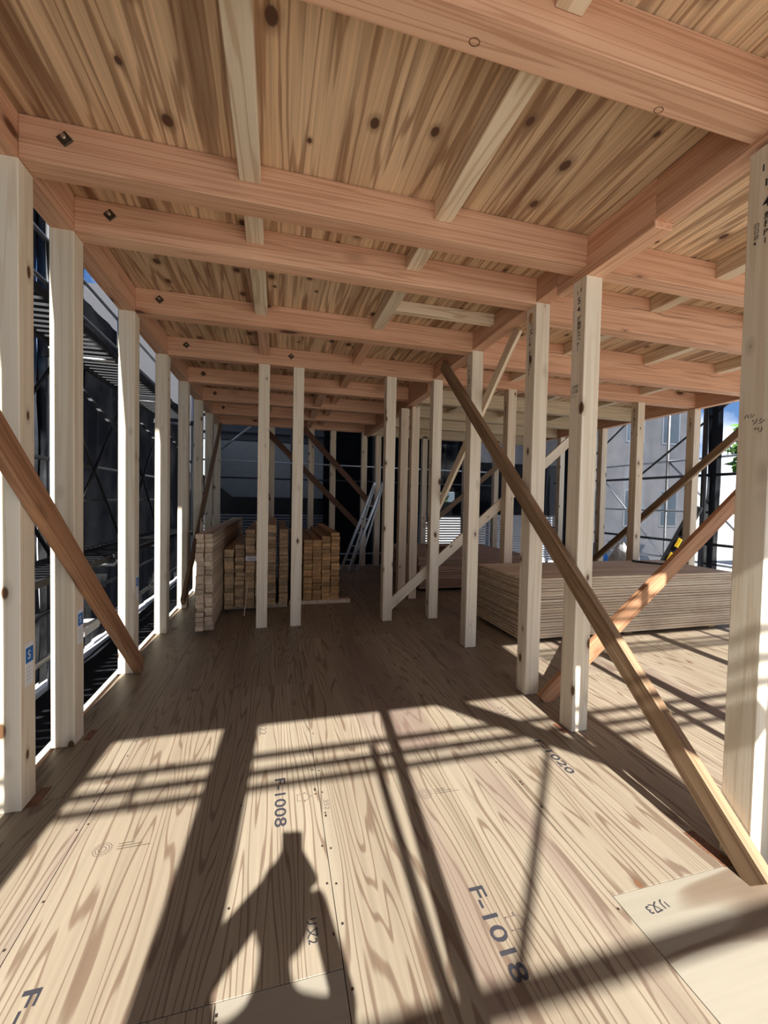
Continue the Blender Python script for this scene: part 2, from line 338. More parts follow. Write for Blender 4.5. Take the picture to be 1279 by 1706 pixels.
post(X2, ROWS[6], 'post rising behind the nearer plywood stack at its left end', PG, ZB, 'post2')
post(X4, ROWS[6], 'post rising behind the middle of the nearer plywood stack', PG, ZB, 'post2')
post(XRR, ROWS[6], 'post of the right outer wall with sky and scaffold on both sides', PG, 2.57, 'post2')
post(XRR, 5.80, 'post of the right outer wall left of the pale mesh sheet', PG, 2.57, 'post2')
post(XRR, 6.85, 'bluish-lit post at the far end of the right outer wall', PG, 2.57)
post(XRR, ROWS[2], 'right outer wall post hidden behind the large edge post', PG, 2.57)
post(XRR, ROWS[4], 'right outer wall post further behind the large edge post', PG, 2.57)
for x, l in ((-0.10, 'far wall post behind the left slim pale post'), (0.62, 'far wall post just right of the right slim post'), (1.03, 'far wall post crossed by both dark braces'),
             (1.64, 'far wall post touching the upper dark brace end'), (1.92, 'far wall post right of the ladder'), (2.885, 'far wall post behind the post under the brown brace top'),
             (3.8, 'far wall post left of the far dark brace, beyond the second stack'), (4.5, 'far wall post right of the far dark brace'), (XRR, 'far right corner post')):
    post(x, ROWS[10], l, PG, ZB, 'post2')
# opening behind the viewpoint
BG = 'studs of the opening behind the viewpoint'
post(-0.394, ROWS[0], 'left one of the doubled studs behind the viewpoint whose shadow crosses the floor', BG)
post(-0.299, ROWS[0], 'right one of the doubled studs behind the viewpoint whose shadow crosses the floor', BG, s=0.085)
o = member('timber_stud', (0.402, -0.75, 1.2), (0.478, -0.75, 2.6), 0.06, 0.06, 'post'); tag(o, 'leaning slim stud behind the viewpoint casting the narrow dark stripe', 'stud', BG)
o = member('timber_stud', (0.40, -0.75, 0.0), (0.402, -0.75, 1.2), 0.06, 0.06, 'post'); tag(o, 'lower half of the slim stud behind the viewpoint', 'stud', BG)
o = pipe('scaffold_pole', (0.36, -0.90, -0.6), (0.335, -0.90, 2.42), 0.021, 'steel'); tag(o, 'thin steel pole behind the viewpoint next to the slim stud', 'pole', BG)
o = member('wooden_brace', (0.86, -0.73, 2.62), (1.56, -0.73, 1.957), 0.12, 0.04, 'joist', ref=(0, 1, 0)); tag(o, 'pale corner brace behind the viewpoint casting a slanting shadow', 'brace', BG)
for x, l in ((2.36, 'slim stud at the right room opening, nearer the middle wall'), (X2, 'post at the right room opening next to the slim stud'), (X3, 'post in the middle of the right room opening'), (X4, 'post right of the middle in the right room opening'), (XRR, 'corner post of the right room opening')):
    post(x, ROWS[1], l, BG, s=0.06 if x == 2.36 else PS)

# stickers and writing on posts
for i, (y, z) in {3: (2.005, .668), 4: (2.465, .684), 5: (3.375, .70)}.items():
    p = LP[i]; x = XL + H
    st = box('sticker', x, x + .0012, y - .024, y + .030, z - .17, z + .008, 'white', p, 0); st['label'] = 'blue and white product sticker'
    box('blue_field', x + .0012, x + .0018, y - .024, y + .030, z - .075, z - .012, 'blue', st, 0)
    text('S', (x + .0014, y - .012, z - .06), (0, 1, 0), (0, 0, 1), .05, 'white', st)
    for k in range(4): text('------', (x, y - .02, z - .10 - k * .016), (0, 1, 0), (0, 0, 1), .018, 'ink_f', st)
def pwrite(p, i, items):
    y = ROWS[i]; x = XR - H
    for s, dy, z, size in items: text(s, (x, y + dy, z), (0, -1, 0), (0, 0, 1), size, 'ink', p)
pwrite(RP[2], 2, [('1', .066, 2.47, .035), ('F', .035, 2.46, .04), ('リ', .06, 2.40, .05), ('4', .056, 2.34, .05), ('無', .05, 2.30, .028), ('柱', .05, 2.272, .028), ('P', .05, 2.244, .028), ('1', .05, 2.216, .028),
                  ('口', .08, 2.285, .018), ('口', .08, 2.265, .018), ('日', .08, 2.245, .018), ('4', .08, 2.225, .018), ('ハシ', .085, 1.615, .018), ('ソシ', .06, 1.59, .022), ('"リ', .05, 1.56, .022)])
pwrite(RP[3], 3, [('1', .072, 2.475, .03), ('F', .045, 2.48, .03), ('5', .065, 2.42, .05), ('4', .065, 2.375, .045), ('柱', .062, 2.325, .032), ('無', .062, 2.297, .03), ('屋', .062, 2.268, .03), ('江', .062, 2.24, .03),
                  ('へ', .062, 2.212, .03), ('P', .06, 2.184, .03), ('1', .06, 2.156, .03), ('印字', .08, 1.95, .022), ('口日', .08, 1.925, .022), ('1 1', .08, 1.90, .02)])
pwrite(RP[4], 4, [('リ', .07, 2.47, .04), ('又', .07, 2.42, .045), ('1', .07, 2.38, .035), ('4', .07, 2.345, .04), ('柱', .068, 2.29, .03), ('無', .068, 2.262, .03), ('屋', .068, 2.234, .03), ('江', .068, 2.206, .03), ('P', .068, 2.178, .03), ('1', .068, 2.15, .03)])
pwrite(RP[5], 5, [('3', .07, 2.48, .035), ('4', .07, 2.44, .035), ('柱', .068, 2.39, .03), ('無', .068, 2.36, .03), ('屋', .068, 2.33, .03), ('P', .068, 2.30, .03), ('1', .068, 2.27, .03)])
FARP = {o.name: o for o in COL.objects if o.name.startswith('timber_post')}
for o in list(FARP.values()):
    c = WM[o.name].translation
    if abs(c.y - ROWS[6] - H) < .01 and c.x > 2.4:
        for k, q in enumerate('4柱無屋江P1'): text(q, (c.x - H, c.y + .018, 2.44 - k * .034), (0, -1, 0), (0, 0, 1), .034, 'ink', o)
# oval knot on the fourth right post
bm = bmesh.new(); bmesh.ops.create_uvsphere(bm, u_segments=12, v_segments=8, radius=1); bmesh.ops.scale(bm, vec=(.004, .022, .034), verts=bm.verts)
link('knot', from_bm(bm, 'knot'), 'brace_red', Matrix.Translation((XR - H, ROWS[4] + .06, 2.535)), RP[4])

# ------------------------------------------------------------------ beams
def beam_x(x0, x1, y, z0, z1, mat, label, group, wdt=PS):
    o = member('ceiling_beam', (x0, y + wdt / 2, (z0 + z1) / 2), (x1, y + wdt / 2, (z0 + z1) / 2), wdt, z1 - z0, mat, None, (0, 0, 1), 0.003); return tag(o, label, 'beam', group)
def beam_y(xc, y0, y1, z0, z1, mat, label, group, wdt=PS, name='wall_girder', cat='beam'):
    o = member(name, (xc, y0, (z0 + z1) / 2), (xc, y1, (z0 + z1) / 2), wdt, z1 - z0, mat, None, (0, 0, 1), 0.003); return tag(o, label, cat, group)
def bolt(b, x, y, z):
    mt = Matrix.Translation((x, y - .0035, z)) @ Matrix.Rotation(math.radians(45), 4, 'Y')
    wsh = link('washer_plate', boxmesh(.042, .007, .042, 'bolt', 0.001), None, mt, b)
    pipe('bolt_head', (x, y - .022, z), (x, y - .006, z), .009, 'bolt_h', wsh, 6)
ordn = ['rearmost', 'second rearmost', 'nearest', 'second', 'third', 'fourth', 'fifth', 'sixth', 'seventh', 'eighth', 'ninth']
CG, CG2 = 'cross beams of the left bay', 'cross beams of the right bay'
xl, xr = XL + H, XR - H
for i, y in enumerate(ROWS):
    if i < 2: l = ('header beam behind the viewpoint over the rear opening', 'cross beam just behind the viewpoint')[i]
    elif i == 2: l = 'nearest large pinkish beam crossing the top right of the ceiling'
    elif i == 10: l = 'far wall header beam above the dark braces'
    else: l = '%s pinkish cross beam of the left bay, counted from the viewer' % ordn[i]
    b = beam_x(xl, xr, y, ZB, ZT, 'beam', l, CG)
    if 2 < i < 10: bolt(b, -0.83, y, 2.70)
    if i == 6: bolt(b, 0.122, y, 2.697)
    if i == 10: beam_x(XR + H, XRR - H, y, ZB - .05, ZT, 'beam_pale', 'far wall header beam of the right bay', CG2)
    elif i > 0:
        zz = {3: ZB, 4: 2.512, 5: 2.505, 6: 2.585}.get(i, 2.58)
        mm = 'beam' if i < 7 else 'beam_pale'
        l = 'header beam over the right room opening behind the viewpoint' if i == 1 else '%s cross beam of the right bay, counted from the viewer' % ordn[i]
        if i in (4, 5): l += ', with a long dark crack'
        b = beam_x(XR + H, XRR - H, y, zz, ZT, mm, l, CG2)
        if i in (4, 5):   # drying cracks on the near face
            for x0, x1, z in ((2.05, 3.1, 2.675), (3.15, 3.9, 2.665), (4.0, 4.7, 2.655)):
                pts = [(x0 + (x1 - x0) * t / 8, z + .012 * math.sin(t * 1.7 + x0) - .012 * t / 8) for t in range(9)]
                vs = [(px, y - .0008, pz + s * .0022 * (1 - abs(t - 4) / 4.5)) for t, (px, pz) in enumerate(pts) for s in (1, -1)]
                poly('crack', vs, [(2 * t, 2 * t + 1, 2 * t + 3, 2 * t + 2) for t in range(8)], 'brace_dark', b)
b0 = [o for o in COL.objects if o.get('label', '').startswith('nearest large pinkish beam')][0]
for kx, ky in ((.526, 1.108), (1.201, 1.128)):
    vs, fs = [], []
    for q in range(16):
        a = q * math.pi / 8; vs += [(kx + .017 * math.cos(a), ky + .012 * math.sin(a), ZB - .0008), (kx + .0135 * math.cos(a), ky + .009 * math.sin(a), ZB - .0008)]
        fs.append((2 * q, 2 * q + 1, (2 * q + 3) % 32, (2 * q + 2) % 32))
    poly('knot_ring', vs, fs, 'brace_dark', b0)
for k, x in enumerate((XL,)):
    beam_y(x, -0.80, 3.0, ZB, ZT, 'beam', 'near length of the girder on top of the left wall posts', 'wall girders')
    beam_y(x, 3.0, 8.0, ZB, ZT, 'beam', 'far length of the girder on top of the left wall posts', 'wall girders')
beam_y(XR, -0.80, 1.53, 2.582, ZT, 'beam', 'near length of the middle girder ending in a stepped joint', 'wall girders')
beam_y(XR, 1.53, 2.20, 2.552, ZT, 'beam', 'short deep length of the middle girder over the post marked 54', 'wall girders')
beam_y(XR, 2.20, 4.42, 2.616, ZT, 'beam', 'long middle girder above the top of the brown brace', 'wall girders')
beam_y(XR, 4.42, 8.0, 2.53, ZT, 'beam', 'far length of the middle girder above the two close posts', 'wall girders')
beam_y(XRR, 0.11, 8.0, 2.57, ZT, 'beam', 'dark reddish girder on top of the right outer wall', 'wall girders')
beam_y(0.55, 5.24, 7.86, 2.62, ZT, 'beam', 'short girder over the far left room', 'wall girders')
# joists
JG = 'ceiling joists between the cross beams'
rn = {2: 'first and second', 3: 'second and third', 4: 'third and fourth', 5: 'fourth and fifth', 6: 'fifth and sixth', 7: 'sixth and seventh', 8: 'seventh and eighth', 9: 'eighth and ninth', 1: 'rear and first'}
for i in range(1, 10):
    for x, side in ((-0.1306, 'left row'), (0.7794, 'right row')):
        beam_y(x, ROWS[i] + PS, ROWS[i + 1], 2.68, ZT, 'joist' if i < 5 else 'beam', 'ceiling joist of the left bay, %s, between the %s cross beams' % (side, rn[i]), JG, .09, 'ceiling_joist', 'joist')
for i in range(1, 8):
    for x, side in ((X2, 'left row'), (X3, 'middle row'), (X4, 'right row')):
        beam_y(x, ROWS[i] + PS, ROWS[i + 1], 2.672, ZT, 'joist', 'ceiling joist of the right bay, %s, between the %s cross beams' % (side, rn[i]), JG, .09, 'ceiling_joist', 'joist')
beam_x(0.83, 1.63, 2.95, 2.69, ZT, 'joist', 'short pale blocking piece between the third and fourth cross beams', JG, .06)

# ------------------------------------------------------------------ braces
def brace(p0, p1, wd, th, mat, label, ref, name='diagonal_brace'):
    o = member(name, p0, p1, wd, th, mat, None, ref, 0.002); return tag(o, label, 'brace', 'diagonal braces')
brace((1.605, 0.985, 0.02), (1.605, 3.90, 2.655), .098, .045, 'brace', 'long brown diagonal brace nailed across the middle wall posts', (1, 0, 0))
brace((-0.962, 3.36, 0.02), (-0.962, 0.60, 2.575), .105, .045, 'brace_red', 'brown diagonal brace across the left wall posts', (1, 0, 0))
brace((1.70, 2.31, -0.0), (3.75, 2.31, 1.72), .105, .04, 'brace_red', 'reddish sunlit brace rising from the floor behind the post marked 54', (0, 1, 0))
brace((1.18, 4.36, 0.10), (3.55, 4.36, 2.13), .105, .03, 'post', 'low pale diagonal board nailed across the posts left of the plywood', (0, 1, 0))
brace((1.755, 2.80, 2.62), (1.755, 4.55, 1.02), .09, .03, 'joist', 'thin pale brace behind the middle wall, running down to the rear', (1, 0, 0))
brace((5.235, 5.95, 0.28), (5.235, 3.35, 2.42), .09, .045, 'brace', 'dark brown brace across the right outer wall in front of the mesh', (1, 0, 0))
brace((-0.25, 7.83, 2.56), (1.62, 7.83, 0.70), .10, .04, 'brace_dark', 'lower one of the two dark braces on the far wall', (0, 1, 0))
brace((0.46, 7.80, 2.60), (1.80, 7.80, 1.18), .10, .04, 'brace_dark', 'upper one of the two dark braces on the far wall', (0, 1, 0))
brace((2.95, 7.83, 0.78), (4.75, 7.83, 2.26), .10, .04, 'brace', 'brown brace on the far wall beyond the second plywood stack', (0, 1, 0))
brace((-0.965, 7.75, 2.55), (-0.965, 4.8, 0.15), .09, .04, 'brace', 'thin dark brace leaning along the left wall behind the lumber', (1, 0, 0))
brace((-0.93, 5.35, 0.03), (-0.93, 5.75, 1.0), .06, .03, 'post', 'short pale offcut leaning behind the pale lumber stack', (1, 0, 0))

# ------------------------------------------------------------------ lumber stacks
ORD = 'lowest,second,third,fourth,fifth,sixth,seventh,eighth,ninth,tenth,eleventh,twelfth,thirteenth,fourteenth,fifteenth,sixteenth,seventeenth,eighteenth,nineteenth,twentieth,twenty-first,twenty-second,twenty-third'.split(',')
def nth(k, n): return 'topmost' if k == n - 1 else 'lowest' if k == 0 else ORD[k] + ' from below'
def column(x0, wd, y0, L, z0, n, th, mat, label, group, lean=0.0, jit=0.006):
    me = boxmesh(wd - .004, th - .002, L, mat, 0.002); z = z0
    for k in range(n):
        x = x0 + wd / 2 + lean * k / max(1, n) + random.uniform(-jit, jit); y = y0 + random.uniform(-.03, .03)
        m, _ = frame((x, y, z + th / 2), (x, y + L, z + th / 2)); m = m @ Matrix.Rotation(random.uniform(-.001, .001), 4, 'Y')
        tag(link('sawn_board', me, None, m), label % nth(k, n), 'board', group); z += th
    return z
def bearer(x0, x1, y, label):
    tag(box('stack_bearer', x0, x1, y, y + .09, 0, .045, 'lumber_p', None, .002), label, 'bearer', 'bearers under the stacks')
bearer(-.70, -.58, 4.25, 'short pale bearer under the leftmost lumber stack'); bearer(-.70, -.58, 6.7, 'rear bearer under the leftmost lumber stack')
bearer(-.555, .135, 5.0, 'bearer under the brown lumber columns'); bearer(-.555, .135, 6.5, 'rear bearer under the brown lumber columns')
bearer(.16, .91, 5.08, 'pale bearer sticking out right of the orange lumber'); bearer(.16, .82, 6.6, 'rear bearer under the orange lumber')
gA = 'pale boards in the leftmost stack'
column(-.715, .072, 4.10, 3.5, .045, 21, .043, 'lumber_p', 'pale board, %s in the left column of the leftmost lumber stack', gA, -.004, .001)
column(-.642, .072, 4.12, 3.5, .045, 21, .043, 'lumber_p', 'pale board, %s in the right column of the leftmost lumber stack', gA, -.002, .001)
gB = 'brown boards in the middle stacks'
for x, n, y, lab in ((-.555, 15, 4.86, 'first'), (-.445, 16, 4.87, 'second'), (-.335, 20, 4.85, 'third'), (-.225, 22, 4.85, 'fourth'), (-.10, 21, 4.95, 'fifth'), (.035, 20, 4.95, 'sixth')):
    column(x, .103, y, 2.0, .045, n, .0445, 'lumber', 'brown board, %%s in the %s column of the middle lumber stacks' % lab, gB, random.uniform(-.004, .004), .003)
gC = 'orange boards in the right stack'
for k, (x, n) in enumerate(((.205, 18), (.325, 18), (.437, 18), (.549, 19), (.661, 20))):
    column(x, .108, 5.10, 1.9, .045, n, .0415, 'lumber_o', 'orange board, %%s in the %s column of the right lumber stack' % ('first', 'second', 'third', 'fourth', 'fifth')[k], gC, random.uniform(-.002, .002), .002)
lt = box('label_card', -.33, -.15, 4.82, 4.823, .585, .635, 'white', None, 0); tag(lt, 'white paper label on the brown lumber stack', 'label')
text('10520', (-.32, 4.82, .596), (1, 0, 0), (0, 0, 1), .04, 'ink_f', lt)
tag(member('thin_strip', (-.33, 4.70, 0.0), (-.30, 4.80, .36), .012, .012, 'post'), 'thin pale stick leaning on the brown lumber', 'stick')

# ------------------------------------------------------------------ plywood stacks
def sheets(cx_, cy_, sx, sy, z0, n, th, rot, mat, label, group, jit):
    me = boxmesh(sx, sy, th - .0035, mat, 0.0012); z = z0
    for k in range(n):
        if k in (7, 14): z += .004
        j = jit * (2.2 if random.random() < .15 else 1)
        m = Matrix.Translation((cx_ + random.uniform(-j, j), cy_ + random.uniform(-j, j) * .6, z + th / 2)) @ Matrix.Rotation(rot + random.uniform(-.004, .004), 4, 'Z')
        tag(link('plywood_sheet', me, None, m), label % nth(k, n), 'plywood sheet', group); z += th
    return z
for x in (2.35, 3.45, 4.55): tag(box('stack_bearer', x - .045, x + .045, 3.36, 4.2, 0, .04, 'lumber', None), 'bearer under the %s of the nearer plywood stack' % {2.35: 'left end', 3.45: 'middle', 4.55: 'right end'}[x], 'bearer', 'bearers under the stacks')
z = sheets(3.46, 3.745, 2.56, .90, .04, 22, .0252, .003, 'ply', 'pale plywood sheet, %s in the nearer stack behind the middle wall', 'sheets of the nearer plywood stack', .011)
zs1 = z
for x in (2.2, 3.4): tag(box('stack_bearer', x - .045, x + .045, 5.5, 7.2, 0, .05, 'lumber', None), 'bearer under the %s of the further plywood stack' % ('left end' if x < 3 else 'right end'), 'bearer', 'bearers under the stacks')
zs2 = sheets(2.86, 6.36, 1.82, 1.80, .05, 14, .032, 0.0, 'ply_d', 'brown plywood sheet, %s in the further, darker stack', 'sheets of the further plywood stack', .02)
# black hooked tool and a glove-like rag on the stacks
t = empty('pry_bar', (4.33, 3.9, zs1)); tag(t, 'small black bent pry bar lying on the nearer plywood stack', 'tool')
pipe('shaft', (4.22, 4.02, zs1 + .012), (4.36, 3.82, zs1 + .012), .011, 'black', t); pipe('hook', (4.36, 3.82, zs1 + .012), (4.44, 3.80, zs1 + .014), .012, 'black', t); pipe('claw', (4.22, 4.02, zs1 + .012), (4.17, 4.05, zs1 + .02), .013, 'black', t)
bm = bmesh.new(); bmesh.ops.create_icosphere(bm, subdivisions=3, radius=1)
for v in bm.verts:
    d = 1 + .35 * noise.noise(v.co * 2.1); v.co = Vector((v.co.x * .17 * d, v.co.y * .12 * d, max(-.03, v.co.z * .05 * d)))
tag(link('dark_rag', from_bm(bm, 'rag'), 'brace_dark', Matrix.Translation((2.62, 6.1, zs2 + .028))), 'crumpled dark rag on the further plywood stack', 'rag')

# ------------------------------------------------------------------ ladder
ld = empty('step_ladder', (1.30, 7.35, 0)); tag(ld, 'aluminium ladder leaning by the far wall right of the orange lumber', 'ladder')
for dx, dy in ((0, 0), (.16, .0)):
    a, b = Vector((1.13 + dx, 7.30 + dy, 0.03)), Vector((1.80 + dx, 7.62 + dy, 1.62)); member('rail', a, b, .022, .05, 'alu', ld)
    a2, b2 = a + Vector((.10, -.20, 0)), Vector((1.78 + dx, 7.56, 1.56)); member('rail', a2, b2, .02, .04, 'alu', ld)
for k in range(6):
    t = (k + .7) / 6.5; a = Vector((1.13, 7.30, .03)).lerp(Vector((1.80, 7.62, 1.62)), t); pipe('rung', a, a + Vector((.16, 0, 0)), .013, 'alu', ld)

# ------------------------------------------------------------------ left scaffold and dark sheets
def clamp(p, par): box('clamp', p[0] - .035, p[0] + .035, p[1] - .035, p[1] + .035, p[2] - .04, p[2] + .04, 'dark_steel', par, .006)
sl = empty('scaffold', (-1.75, 3, -.6)); tag(sl, 'dark steel scaffold with walkways outside the left wall', 'scaffold')
for y in (-1.4, .9, 2.75, 4.62, 6.4, 8.2):
    for x in (-1.5, -2.1): 
        pipe('pole', (x, y, -.6), (x, y, 4.3), .0243, 'steel', sl)
        for z in (.62, 2.62): clamp((x, y, z), sl)
    pipe('transom', (-1.45, y, 2.60), (-2.15, y, 2.60), .0215, 'steel', sl); pipe('transom', (-1.45, y, .60), (-2.15, y, .60), .0215, 'steel', sl)
    member('bracket', (-1.52, y + .02, 1.9), (-2.05, y + .02, 2.58), .03, .03, 'dark_steel', sl)
for z in (.17, 1.22, 1.62, 3.25, 3.65): pipe('rail', (-2.1, -1.5, z), (-2.1, 8.4, z), .0215, 'steel', sl)
pipe('rail', (-1.5, -1.5, .17), (-1.5, 8.4, .17), .0215, 'alu', sl)
for a, b in ((.9, 2.75), (2.75, 4.62), (4.62, 6.4), (6.4, 8.2)):
    pipe('cross_brace', (-2.05, a, .65), (-2.05, b, 2.55), .017, 'dark_steel', sl); pipe('cross_brace', (-2.07, b, .65), (-2.07, a, 2.55), .017, 'dark_steel', sl)
for z in (.645, 2.645):
    for a, b in ((-1.4, .9), (.9, 2.75), (2.75, 4.62), (4.62, 6.4), (6.4, 8.2)):
        wk = empty('walkway', (-1.8, (a + b) / 2, z)); wk.parent = sl; wk.matrix_parent_inverse = WM[sl.name].inverted()
        for x in (-1.57, -2.03): box('side_rail', x - .012, x + .012, a + .02, b - .02, z, z + .055, 'dark_steel', wk, .003)
        n = int((b - a) / .115)
        for k in range(n): box('tread_bar', -2.02, -1.58, a + .06 + k * .115, a + .06 + k * .115 + .062, z + .03, z + .05, 'black', wk, 0)
def sheet(name, p, u, v, nu, nv, amp, mat, label, seed, group=None, cat='sheet'):
    p, u, v = Vector(p), Vector(u), Vector(v); nrm = u.cross(v).normalized(); vs, fs = [], []
    for j in range(nv + 1):
        for i in range(nu + 1):
            a, b = i / nu, j / nv; q = p + u * a + v * b
            d = noise.noise(Vector((a * u.length * 3.1, b * v.length * .7, seed))) + .6 * noise.noise(Vector((a * u.length * 8, b * v.length * 2, seed + 5)))
            vs.append(q + nrm * d * amp)
    for j in range(nv):
        for i in range(nu): k = j * (nu + 1) + i; fs.append((k, k + 1, k + nu + 2, k + nu + 1))
    o = poly(name, [x - p for x in vs], fs, mat, None, Matrix.Translation(p), True)
    return tag(o, label, cat, group)
SG = 'black sheets on the left scaffold'
sheet('scaffold_sheet', (-2.2, -1.5, -.55), (0, 3.3, 0), (0, 0, 5.2), 40, 20, .03, 'mesh_dark', 'black mesh sheet on the left scaffold beside the viewpoint', 1, SG)
sheet('scaffold_sheet', (-2.23, 1.75, -.55), (0, 2.95, 0), (0, 0, 5.4), 40, 24, .03, 'mesh_dark', 'black mesh sheet seen left of the nearest left post', 2, SG)
sheet('scaffold_sheet', (-2.2, 4.62, -.55), (0, .98, 0), (0, 0, 5.0), 16, 24, .03, 'mesh_dark', 'black mesh sheet seen between the two nearest left posts', 3, SG)
sheet('scaffold_sheet', (-2.23, 5.52, -.55), (0, 1.42, 0), (0, 0, 4.15), 24, 20, .03, 'mesh_dark', 'black mesh sheet seen between the second and third left posts', 6, SG)
sheet('scaffold_sheet', (-2.2, 6.88, -.55), (0, 4.2, 0), (0, 0, 3.9), 60, 20, .03, 'mesh_dark', 'black mesh sheet seen right of the third left post', 4, SG)
sheet('foundation_sheet', (-1.54, -1.5, -.55), (0, 12.5, 0), (-.52, 0, 0), 60, 6, .015, 'dark_wall', 'dark ground sheet under the left scaffold', 9, None)
sheet('foundation_sheet', (-1.13, -1.5, -.5), (0, 9.8, 0), (-.33, 0, -.05), 60, 8, .02, 'dark_wall', 'dark ground sheet lying below the left wall', 8, None)
tag(box('white_parcel', -1.62, -1.42, 3.62, 3.9, .192, .26, 'whitebag'), 'white folded strip on the low rail between the two nearest left posts', 'parcel')

# ------------------------------------------------------------------ neighbour behind the far wall
nb = empty('warehouse', (1, 11, -.6)); tag(nb, 'grey panelled building beyond the far wall', 'building')
box('wall', -4.5, 3.9, 11.15, 14, -.6, 6.2, 'dark_wall', nb, 0)
for k, x in enumerate((-1.9, -.35, 1.2, 2.75)):
    m_ = 'grey_wall' if k > 1 else 'light_wall'
    box('wall_panel', x + .008, x + 1.54, 11.08, 11.15, 1.30, 2.72, 'light_wall' if k == 0 or k == 1 else 'dark_wall', nb, .004)
    box('wall_panel', x + .008, x + 1.54, 11.08, 11.15, 2.74, 3.9, 'grey_wall' if k < 2 else 'dark_wall', nb, .004)
for z in (2.93, 3.35): box('eaves_strip', -2, 5, 11.0, 11.08, z, z + .09, 'grey_wall', nb, .004)
fe = empty('slat_fence', (2, 9.6, -.6)); tag(fe, 'pale horizontal slat fence beyond the far wall', 'fence')
for k in range(19): box('slat', -1.6, 7.2, 9.6, 9.62, -.25 + k * .063, -.25 + k * .063 + .035, 'louver', fe, .002)
for x in (-1.2, .7, 1.45, 3.4, 5.3, 7.1): box('fence_post', x - .03, x + .03, 9.62, 9.68, -.6, .96, 'dark_steel', fe, .003)
sf = empty('scaffold', (2, 9.1, -.6)); tag(sf, 'scaffold rails across the far end', 'scaffold')
for x in (-1.5, .3, 2.1, 3.3, 5.1): pipe('pole', (x, 9.1, -.6), (x, 9.1, 4.2), .0243, 'dark_steel', sf)
pipe('rail', (-1.5, 9.08, 2.05), (5.2, 9.08, 2.02), .018, 'alu', sf); pipe('rail', (-1.5, 9.08, 1.70), (5.2, 9.08, 1.70), .018, 'dark_steel', sf); pipe('rail', (.9, 9.08, .08), (5.2, 9.08, .08), .018, 'steel', sf)
pipe('cross_brace', (-1.25, 9.05, 2.15), (-.35, 9.05, 2.95), .02, 'steel', sf)
o = poly('black_cover', [(-1.6, 0, .62), (-.92, 0, 1.58), (-.92, 0, 1.58), (-.55, 0, 1.12), (5.2, 0, 1.12), (5.2, 0, .9), (-1.6, 0, .9)], [(0, 1, 3, 4, 5, 6)], 'black', None, Matrix.Translation((0, 9.72, 0)))
o.data.transform(Matrix.Identity(4))
bm = bmesh.new(); pts = [(-1.6, .88), (5.4, .88), (5.4, 1.28), (-.93, 1.28), (-1.15, 1.46), (-1.6, 1.80)]
f0 = bm.faces.new([bm.verts.new((x, 0, zz)) for x, zz in pts]); r = bmesh.ops.extrude_face_region(bm, geom=[f0]); bmesh.ops.translate(bm, vec=(0, .05, 0), verts=[v for v in r['geom'] if isinstance(v, bmesh.types.BMVert)])
old = o.data; o.data = from_bm(bm, 'cover'); o.data.materials.append(M['black']); tag(o, 'black cover with a slanted corner above the slat fence', 'cover')
sheet('scaffold_sheet', (1.0, 9.2, -.5), (2.25, 0, 0), (0, 0, 4.6), 30, 16, .04, 'mesh_dark', 'black mesh sheet behind the ladder beyond the far wall', 11, 'black sheets at the far end')
sheet('scaffold_sheet', (3.2, 9.16, 1.52), (1.3, 0, 0), (0, 0, 2.2), 20, 16, .03, 'mesh_dark', 'short black mesh sheet hanging above the gap with the green shrub', 13, 'black sheets at the far end')
sheet('scaffold_sheet', (4.35, 9.65, .965), (3.0, 0, 0), (0, 0, 1.35), 30, 16, .04, 'mesh_dark', 'black mesh sheet at the far right beyond the far wall', 12, 'black sheets at the far end')

# ------------------------------------------------------------------ right side outside
sr = empty('scaffold', (6.4, 4, -.6)); tag(sr, 'steel scaffold with dark poles outside the right wall', 'scaffold')
for y in (-1.2, .6, 2.4, 4.2, 6.0, 7.8):
    for x in (6.2, 6.9): pipe('pole', (x, y, -.6), (x, y, 5), .0243, 'steel', sr)
for yy, m_ in ((4.75, 'dark_steel'), (4.62, 'black')): pipe('pole', (6.15, yy, -.6), (6.15, yy, 4.6), .035, m_, sr)
for z in (.74, 1.76, 2.95): pipe('rail', (6.17, -1.4, z), (6.17, 8.2, z), .0215, 'dark_steel', sr)
for z in (.35, 1.2, 2.1): pipe('rail', (6.9, -1.4, z), (6.9, 8.2, z), .0215, 'alu', sr)
for y0, y1 in ((2.4, 4.2), (4.2, 6.0), (6.0, 7.8)): pipe('cross_brace', (6.92, y0, .3), (6.92, y1, 2.1), .017, 'alu', sr); pipe('cross_brace', (6.25, y0, 3.0), (6.25, y1, 1.8), .017, 'dark_steel', sr)
for y0 in (.6, 2.4, 4.2, 6.0): box('walkway', 6.28, 6.78, y0 + .04, y0 + 1.76, -.05, 0, 'steel', sr, .004)
sheet('scaffold_sheet', (7.0, 5.62, -.4), (.0, 3.2, 0), (0, 0, 3.6), 40, 20, .06, 'mesh_pale', 'pale translucent mesh sheet outside the right wall', 21)
sheet('scaffold_sheet', (6.08, 4.46, -.4), (.0, .2, 0), (0, 0, 4.4), 12, 30, .03, 'mesh_dark', 'gathered black mesh hanging on the pole outside the right wall', 22)
sheet('scaffold_sheet', (6.09, 7.24, -.4), (-.04, .5, 0), (0, 0, 3.6), 14, 24, .03, 'mesh_dark', 'dark mesh hanging left of the pale sheet outside the right wall', 23)
hb = empty('leaning_barrier', (6.0, 5.0, 0)); tag(hb, 'black board with yellow stripes leaning outside the right wall', 'barrier')
member('board', (5.85, 5.30, -.05), (6.05, 4.75, 1.30), .17, .04, 'black', hb, ref=(1, 0, 0))
